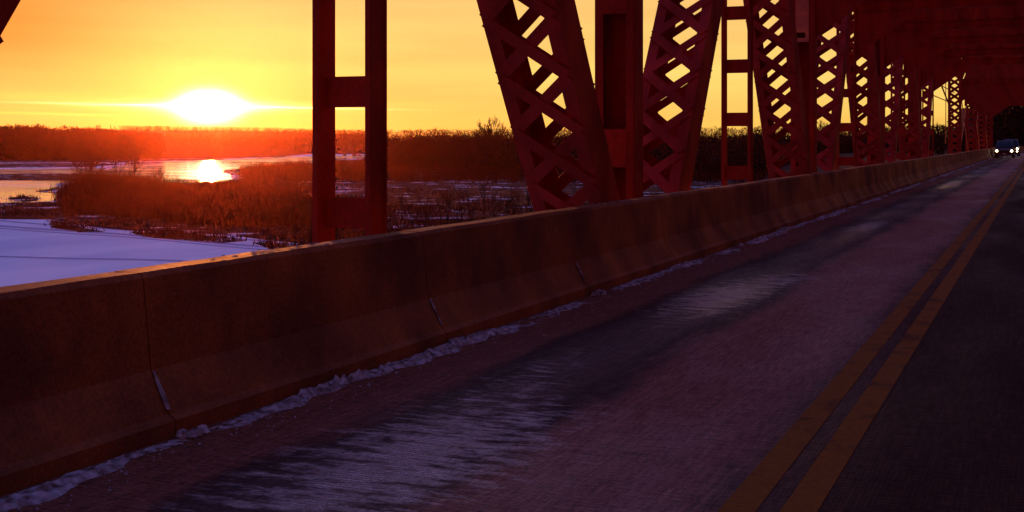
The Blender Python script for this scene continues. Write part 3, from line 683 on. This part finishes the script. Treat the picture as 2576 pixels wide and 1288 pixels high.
# --- diagonal: two deep channels with double lacing on both faces; local frame: u along member
def make_diag(name, ya, za, yb, zb):
    r = empty(name, (XL, 0, 0), parent=bridge)
    A = Vector((0, ya, za)); B = Vector((0, yb, zb)); d = (B - A); Ln = d.length; d.normalize()
    nrm = Vector((0, -d.z, d.y)) ; M = Matrix((( 1, 0, 0), (0, nrm.y, d.y), (0, nrm.z, d.z))).to_4x4(); M.translation = A
    hw = .305; T = .475
    for s in (-1, 1):
        m = MB(); a, b = sorted((s * (T - .022), s * T))
        m.box(a, b, -hw + .016, hw - .016, 0, Ln, M)
        for q in (-1, 1):
            c0, c1 = sorted((q * (hw - .015), q * hw)); e0, e1 = sorted((s * (T - .17), s * T)); m.box(e0, e1, c0, c1, 0, Ln, M)
        # angle seam on the web and stitch rivets
        c0, c1 = sorted((s * (T - .034), s * (T - .0225)))
        m.box(c0, c1, -hw + .02, -hw + .12, 0, Ln, M); m.box(c0, c1, hw - .12, hw - .02, 0, Ln, M)
        obj('channel', m.mesh('channel'), STEEL, r)
    P_ = .80
    for q in (-1, 1):
        m = MB(); y0 = q * (hw + .010); u = 1.25 if q > 0 else (1.70 if yb > ya else 1.44)
        while u + P_ < Ln - .9:
            for sgn, off in ((1, 0), (-1, .013)):
                a = Vector((-sgn * (T - .06), y0 + q * off, u)); b = Vector((sgn * (T - .06), y0 + q * off, u + P_ * .93)); v = (b - a).normalized()
                pv = Vector((-v.z, 0, v.x)); e = .07
                pts = []
                for w_, h_ in ((-1, -.006), (1, -.006), (1, .006), (-1, .006)):
                    pts.append(a - v * e * .3 + pv * w_ * .080 + Vector((0, h_, 0)))
                for w_, h_ in ((-1, -.006), (1, -.006), (1, .006), (-1, .006)):
                    pts.append(b + v * e * .3 + pv * w_ * .080 + Vector((0, h_, 0)))
                m.add([M @ p for p in pts], [(0, 1, 2, 3), (4, 7, 6, 5), (0, 4, 5, 1), (1, 5, 6, 2), (2, 6, 7, 3), (3, 7, 4, 0)])
            u += P_
        for a, b in ((.3, 1.2), (Ln - 1.3, Ln - .3)): m.box(-T + .01, T - .01, *sorted((y0 - .004, y0 + .004)), a, b, M)
        obj('lacing', m.mesh('lacing'), STEEL, r)
    return r
h0 = make_hanger()
p0 = make_post(Yn(1), [(1.28, 1.82), (3.45, 3.99), (5.4, 5.9)])
up = make_diag('diagonal_brace', Yn(1), ZB, Yn(0), ZT)          # leans back towards the camera
dn = make_diag('diagonal_brace', Yn(1), ZB, Yn(2), ZT)
N0, N1 = -1, 8
for side, X in ((0, XL), (1, XR)):
    for n in range(N0, N1 + 1):
        odd = n % 2 != 0
        if not odd:
            if not (side == 0 and n == 0): dup(h0, X, Yn(n))
        elif N0 < n < N1 and not (side == 0 and n == 1):
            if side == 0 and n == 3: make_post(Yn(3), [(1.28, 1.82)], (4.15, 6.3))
            else: dup(p0, X, Yn(n))
        if odd:
            if n > N0 and not (side == 0 and n == 1): c = copy_tree(up, bridge); c.location = (X, Yn(n) - Yn(1), 0)
            if n < N1 and not (side == 0 and n == 1): c = copy_tree(dn, bridge); c.location = (X, Yn(n) - Yn(1), 0)
    ya, yb = Yn(N0 + 1), Yn(N1)
    m = MB(); m.box(X - .475, X + .475, ya - .4, yb + .4, ZT - .3, ZT + .3); obj('top_chord', m.mesh('top_chord'), STEEL, bridge)
    for s in (-1, 1):
        m = MB(); a, b = sorted((X + s * .478, X + s * .50)); m.box(a, b, Yn(N0), Yn(N1), ZB - .35, ZB + .25); obj('bottom_chord', m.mesh('bottom_chord'), STEEL, bridge)
# gusset plates at bottom nodes and top nodes
gm = MB(); gm.prism([(-.95, -.45), (.95, -.45), (1.0, .25), (.55, 1.0), (-.55, 1.0), (-1.0, .25)], 'x', -.004, .010)
gme = gm.mesh('gusset_plate'); gme.materials.append(STEEL)
tm = MB(); tm.prism([(-1.0, .3), (1.0, .3), (.9, -.6), (.4, -1.2), (-.4, -1.2), (-.9, -.6)], 'x', -.004, .010)
tme = tm.mesh('gusset_plate'); tme.materials.append(STEEL)
for X in (XL, XR):
    for n in range(N0, N1 + 1):
        for s in (-1, 1):
            o = bpy.data.objects.new('gusset_plate', gme if n % 2 else tme); C.objects.link(o); o.parent = bridge
            o.location = (X + s * .507 - .003, Yn(n), ZB if n % 2 else ZT)
# sway frames
def make_sway(y, zlow=5.65, ztop=8.75):
    r = empty('sway_frame', (0, y, 0), parent=bridge)
    a, b = XL + .3, XR - .3
    m = MB(); m.box(a, b, -.14, .14, zlow, zlow + .02); m.box(a, b, -.012, .012, zlow + .022, zlow + .30); m.box(a, b, -.14, .14, zlow + .302, zlow + .32); obj('lower_strut', m.mesh('lower_strut'), STEEL, r)
    m = MB(); m.box(a, b, -.16, .16, ztop - .3, ztop); obj('upper_strut', m.mesh('upper_strut'), STEEL, r)
    m = MB(); n = 9; w = (b - a) / n
    z0, z1 = zlow + .325, ztop - .305
    for i in range(n):
        for (xa, xb, yo) in ((a + i * w, a + (i + 1) * w, -.03), (a + (i + 1) * w, a + i * w, .03)):
            v = Vector((xb - xa, 0, z1 - z0)).normalized(); pv = Vector((-v.z, 0, v.x)) * .22
            A = Vector((xa, yo, z0)); B = Vector((xb, yo, z1)); e = Vector((0, .012, 0))
            vs = [A - pv - e, A + pv - e, A + pv + e, A - pv + e, B - pv - e, B + pv - e, B + pv + e, B - pv + e]
            m.add(vs, [(0, 1, 2, 3), (4, 7, 6, 5), (0, 4, 5, 1), (1, 5, 6, 2), (2, 6, 7, 3), (3, 7, 4, 0)])
    obj('web_lacing', m.mesh('web_lacing'), STEEL, r)
    for s, X in ((1, a + .0), (-1, b - .0)):
        m = MB(); m.prism([(X - s * .05, 4.25), (X + s * 1.9, zlow - .004), (X - s * .05, zlow - .004)], 'y', -.01, .01)
        obj('knee_brace', m.mesh('knee_brace'), STEEL, r)
    return r
sw = make_sway(Yn(1))
for n in range(N0 + 1, N1 + 1):
    if n != 1: c = copy_tree(sw, bridge); c.location = (0, Yn(n), 0)
# top lateral bracing
lm = MB()
for n in range(N0 + 1, N1):
    for sg in (0, 1):
        A = Vector((XL if sg else XR, Yn(n), ZT)); B = Vector((XR if sg else XL, Yn(n + 1), ZT)); v = (B - A).normalized(); pv = Vector((-v.y, v.x, 0)) * .11
        z0 = .10 + .06 * sg; vs = [A - pv, A + pv, B + pv, B - pv]; vs = [q + Vector((0, 0, z0)) for q in vs] + [q + Vector((0, 0, z0 + .05)) for q in vs]
        lm.add(vs, [(0, 1, 2, 3), (4, 7, 6, 5), (0, 4, 5, 1), (1, 5, 6, 2), (2, 6, 7, 3), (3, 7, 4, 0)])
obj('lateral_bracing', lm.mesh('lateral_bracing'), STEEL, bridge)
# floor beams and stringers below the deck
fb = MB(); fb.box(XL + .45, XR - .45, -.12, .12, -1.5, -.46); fbe = fb.mesh('floor_beam'); fbe.materials.append(STEEL)
for n in range(N0, N1 + 1):
    o = bpy.data.objects.new('floor_beam', fbe); C.objects.link(o); o.parent = bridge; o.location = (0, Yn(n), 0)
# stone piers under the ends
PIER = noise_mat('pier_stone', (.22, .16, .14), (.15, .11, .1), .8, (.8, .95), .6, 4, .05)
def pier(label, y):
    m = MB(); m.prism([(XL - 1.2, y), (XL - .3, y - 1.4), (XR + .3, y - 1.4), (XR + 1.2, y), (XR + .3, y + 1.4), (XL - .3, y + 1.4)], 'z', ZI - .5, ZB - .36)
    tag(obj('bridge_pier', m.mesh('bridge_pier'), PIER), label, 'pier')
pier('stone river pier under the far end of the main truss', Yn(N1) - .2)
pier('stone river pier under the start of the farther span', 94.5)

# second, lighter span beyond the gap
Y2 = [93.5, 115.5, 135.5, 155.0]
span = empty('truss_bridge', (0, Y2[0], 0)); tag(span, 'farther dark steel span with widely spaced posts and thin rod bracing', 'bridge')
yb0 = Y2[0]
def far_post():
    r = empty('main_post', (XL, 0, 0), parent=span)
    for s in (-1, 1):
        m = MB(); a, b = sorted((s * .40, s * .44)); m.box(a, b, -.18, .18, ZB, 8.8)
        for yy in (-.195, .18): m.box(*sorted((s * .28, s * .44)), yy, yy + .015, ZB, 8.8)
        obj('channel', m.mesh('channel'), STEEL, r)
    m = MB(); z = -1.0
    while z < 8.2:
        for sg in (1, -1):
            A = Vector((-.36 * sg, -.205 - .012 * (sg > 0), z)); B = Vector((.36 * sg, -.205 - .012 * (sg > 0), z + .5)); v = (B - A).normalized(); pv = Vector((-v.z, 0, v.x)) * .09; e = Vector((0, .005, 0))
            vs = [A - pv - e, A + pv - e, A + pv + e, A - pv + e, B - pv - e, B + pv - e, B + pv + e, B - pv + e]; m.add(vs, [(0, 1, 2, 3), (4, 7, 6, 5), (0, 4, 5, 1), (1, 5, 6, 2), (2, 6, 7, 3), (3, 7, 4, 0)])
        z += .5
    obj('lacing', m.mesh('lacing'), STEEL, r); return r
fp = far_post(); fsw = make_sway(0); fsw.parent = span; fsw.location = (0, 0, 0)
for i, y in enumerate(Y2):
    for X in (XL, XR):
        if not (i == 0 and X == XL): c = copy_tree(fp, span); c.location = (X, y - yb0, 0)
    if i: c = copy_tree(fsw, span); c.location = (0, y - yb0, 0)
    if i < 3:
        for q in (1 / 3, 2 / 3): c = copy_tree(fsw, span); c.location = (0, y - yb0 + q * (Y2[i + 1] - y), 0)
for X in (XL, XR):
    m = MB(); m.box(X - .42, X + .42, -.2, Y2[-1] - yb0 + .2, 8.8, 9.3); obj('top_chord', m.mesh('top_chord'), STEEL, span)
    m = MB(); m.box(X - .42, X + .42, -21, Y2[-1] - yb0 + 2, ZB - .3, ZB + .3); obj('bottom_chord', m.mesh('bottom_chord'), STEEL, span)
    m = MB()
    for i in range(3):
        a, b = Y2[i] - yb0, Y2[i + 1] - yb0; m.tube((X, a, ZB), (X, b, 7.1), .035, .035, 6); m.tube((X + .12, a, 7.1), (X + .12, b, ZB), .035, .035, 6)
    obj('bracing_rods', m.mesh('bracing_rods'), STEEL, span)
    # light stay frame in the gap
    m = MB(); m.tube((X, -21, 6.2), (X, -.2, 3.2), .05, .05, 6); m.tube((X, -21, 5.0), (X, -.2, 5.0), .03, .03, 6); m.tube((X, -21, 4.2), (X, -.2, 4.2), .03, .03, 6); m.tube((X, -9, 6.0), (X, -9, 1.5), .025, .025, 6)
    obj('end_stay', m.mesh('end_stay'), STEEL, span)
m = MB()
for k in range(7): m.box(XL + .45, XR - .45, k * 9.6 - .12, k * 9.6 + .12, -1.4, -.46)
obj('floor_beam', m.mesh('floor_beam'), STEEL, span)

# ------------------------------------------------------------------ far bank behind the bridge end
hill('hill', [(2250, 390, 10), (2390, 400, 12), (2420, 400, 26), (2700, 400, 24), (3100, 400, 26)], 20, 160)
bm_ = MB(); V = []; n = 0
prof_b = [(-34, ZI - .3), (-27, ZI + 3), (-16, -2.2), (-9, -.62), (-5.5, -.5), (3.5, -.5), (9, -.7), (120, -.6), (260, .5)]
for yy in (172, 185, 210, 250, 320, 420):
    k = {172: 0, 185: .5, 210: 1, 250: 1, 320: 1, 420: 1}[yy]
    for (x, z) in prof_b:
        xx = x if x > -10 else x - (yy - 172) * .22
        V.append((xx, yy, z if k >= .5 or abs(x) < 6 else min(z, -.9) - .0))
w = len(prof_b)
V += [(x if x > -10 else x, 164, ZI - .4) for (x, z) in prof_b]
F_ = [(i * w + j, i * w + j + 1, (i + 1) * w + j + 1, (i + 1) * w + j) for i in range(5) for j in range(w - 1)] + [(6 * w + j, 6 * w + j + 1, j + 1, j) for j in range(w - 1)]
bm_.add(V, F_); tag(obj('embankment', bm_.mesh('embankment'), SOIL), kind='structure')
k = 900
X_ = rng.uniform(-70, 150, k); Y_ = rng.uniform(212, 330, k)
keep = np.array([abs(math.hypot(x - RC, y - YE) - RC) > 11 and x > -10 - (y - 172) * .2 for x, y in zip(X_, Y_)]); X_, Y_ = X_[keep], Y_[keep]; k = len(X_)
zb = np.full(k, -.8); con = rng.random(k) < .3
Hh = np.where(X_ > -5 - (Y_ - 212) * .02 - 7 * (Y_ > 235), rng.uniform(10, 15, k), rng.uniform(3.5, 6.0, k))
tag(obj('forest', tri_mesh('forest', forest_tris(np.column_stack([X_, Y_, zb]), Hh, rng.uniform(1.8, 3.4, k), 200, con)), FOREST), 'dark trees closing the view beyond the end of the bridge', 'forest', kind='stuff')

# ------------------------------------------------------------------ vehicles (front faces -Y, towards the camera)
def loft(mb, secs):
    n = len(secs[0]); V = [p for s in secs for p in s]
    mb.add(V, [(i * n + j, i * n + (j + 1) % n, (i + 1) * n + (j + 1) % n, (i + 1) * n + j) for i in range(len(secs) - 1) for j in range(n)] + [tuple(range(n))[::-1], tuple((len(secs) - 1) * n + j for j in range(n))])
def wheel(parent, x, y, r=.34, w=.22):
    t = MB(); s = 1 if x > 0 else -1
    for a, b, ra, rb in ((-.5, -.4, .86, 1), (-.4, .4, 1, 1), (.4, .5, 1, .86)): t.tube((x + a * w, y, r), (x + b * w, y, r), ra * r, rb * r, 20)
    ty = obj('wheel', t.mesh('wheel', True), RUBBER, parent)
    t = MB(); t.tube((x + s * w * .40, y, r), (x + s * w * .53, y, r), r * .62, r * .58, 14); obj('rim', t.mesh('rim'), RIM, ty)
def vehicle(name, label, cat, x, y, hw, paint, kind):
    r = empty(name, (x, y, 0)); tag(r, label, cat)
    van = kind == 'van'
    belt, roof = (.98, 1.72) if van else (1.12, 1.86)
    # lower body: cross sections along y
    prof_y = [(0, .92, .30, .70), (.12, .98, .24, .80 if van else .98), (.9, 1.0, .22, .92 if van else 1.08), (1.25 if van else 1.5, 1.0, .22, belt), (4.6, 1.0, .22, belt + .02), (4.85, .97, .3, belt - .05)]
    b = MB(); secs = []
    for (yy, k, z0, z1) in prof_y:
        w = hw * k; secs.append([(-w * .94, yy, z0), (-w, yy, z0 + .12), (-w, yy, z1 - .18), (-w * .93, yy, z1 - .02), (-w * .8, yy, z1), (w * .8, yy, z1), (w * .93, yy, z1 - .02), (w, yy, z1 - .18), (w, yy, z0 + .12), (w * .94, yy, z0)])
    loft(b, secs); body = obj('body', b.mesh('body'), paint, r)
    # greenhouse
    y0, y1, y2, y3 = (.95, 1.75, 4.5, 4.8) if van else (1.45, 2.0, 3.3, 3.45)
    b = MB(); wb, wt = hw * .92, hw * .76
    b.add([(-wb, y0, belt - .03), (wb, y0, belt - .03), (wt, y1, roof - .05), (-wt, y1, roof - .05), (-wb, y3, belt - .02), (wb, y3, belt - .02), (wt, y2, roof - .05), (-wt, y2, roof - .05)],
          [(0, 1, 2, 3), (5, 4, 7, 6), (1, 5, 6, 2), (4, 0, 3, 7), (3, 2, 6, 7)]); cab = obj('cabin', b.mesh('cabin'), paint, r)
    b = MB(); b.add([(-wt, y1, roof - .052), (wt, y1, roof - .052), (wt, y2, roof - .052), (-wt, y2, roof - .052), (-wt * .9, y1 + .1, roof), (wt * .9, y1 + .1, roof), (wt * .9, y2 - .1, roof), (-wt * .9, y2 - .1, roof)],
          [(4, 5, 6, 7), (0, 1, 5, 4), (1, 2, 6, 5), (2, 3, 7, 6), (3, 0, 4, 7)]); obj('roof', b.mesh('roof'), paint, r)
    def quad(nm, pts, off, m): 
        b = MB(); o = Vector(off); p = [Vector(q) for q in pts]; b.add([q + o for q in p] + [q + o * .2 for q in p], [(0, 1, 2, 3), (4, 7, 6, 5), (0, 4, 5, 1), (1, 5, 6, 2), (2, 6, 7, 3), (3, 7, 4, 0)]); return obj(nm, b.mesh(nm), m, r)
    def lerp(a, b, t): return tuple(a[i] + (b[i] - a[i]) * t for i in range(3))
    A, B_, C_, D_ = (-wb, y0, belt - .03), (wb, y0, belt - .03), (wt, y1, roof - .05), (-wt, y1, roof - .05)
    quad('windscreen', [lerp(lerp(A, D_, .08), lerp(B_, C_, .08), .05), lerp(lerp(A, D_, .08), lerp(B_, C_, .08), .95), lerp(lerp(A, D_, .93), lerp(B_, C_, .93), .94), lerp(lerp(A, D_, .93), lerp(B_, C_, .93), .06)], (0, -.02, .01), GLASS)
    for s in (-1, 1):
        quad('side_window', [(s * wb, y0 + .25, belt), (s * wb, y3 - .15, belt), (s * (wt + .02), y2 - .1, roof - .1), (s * (wt + .02), y1 + .15, roof - .1)], (s * .012, 0, .004), GLASS)
        b = MB(); b.box(*sorted((s * (hw - .02), s * (hw + .18))), y0 + .25, y0 + .37, belt + .02, belt + .2); obj('mirror', b.mesh('mirror'), TRIM, r)
        zl = .68 if van else .82
        b = MB(); b.tube((s * hw * .76, -.03, zl), (s * hw * .76, .1, zl), .10, .11, 16); b.tube((s * hw * .76, -.05, zl), (s * hw * .76, -.03, zl), .07, .10, 16); obj('headlight', b.mesh('headlight'), LAMP, r)
        if not van:
            b = MB(); b.tube((s * hw * .74, -.07, .50), (s * hw * .74, .05, .50), .09, .095, 12); obj('fog_lamp', b.mesh('fog_lamp'), LAMP, r)
        for yy in (.85, 3.75): wheel(r, s * (hw - .12), yy)
    b = MB(); b.box(-hw * .5, hw * .5, -.025, .02, .58, .75 if van else .9)
    for i in range(3): b.box(-hw * .5, hw * .5, -.035, -.026, .6 + i * .05, .62 + i * .05)
    obj('grille', b.mesh('grille'), TRIM, r)
    b = MB(); b.prism([(-hw * .97, .25), (hw * .97, .25), (hw, .36), (hw * .97, .50), (-hw * .97, .50), (-hw, .36)], 'y', -.1, .1); obj('bumper', b.mesh('bumper'), paint, r)
    b = MB(); b.box(-.16, .16, -.112, -.102, .34, .46); obj('licence_plate', b.mesh('licence_plate'), PLATE, r)
    return r
vehicle('minivan', 'silver grey minivan with lit headlights, nearest oncoming vehicle on the bridge', 'van', -3.38, 134, .90, PAINT, 'van')
vehicle('pickup_truck', 'dark pickup with lit headlights half hidden behind the oncoming minivan', 'truck', -3.12, 147, .95, PAINT2, 'pickup')

# ------------------------------------------------------------------ haze
hz, nt, b = mat('haze'); nt.nodes.remove(b); pv = N(nt, 'ShaderNodeVolumePrincipled')
pv.inputs['Color'].default_value = (.95, .26, .18, 1); pv.inputs['Density'].default_value = .000027; pv.inputs['Anisotropy'].default_value = .925
nt.links.new(pv.outputs[0], nt.nodes['Material Output'].inputs['Volume'])
m = MB(); m.box(-3000, 3000, -2000, 3800, ZI - 1.2, 52)
tag(obj('haze', m.mesh('haze'), hz), 'thin sunset haze over the river', 'haze', kind='stuff')
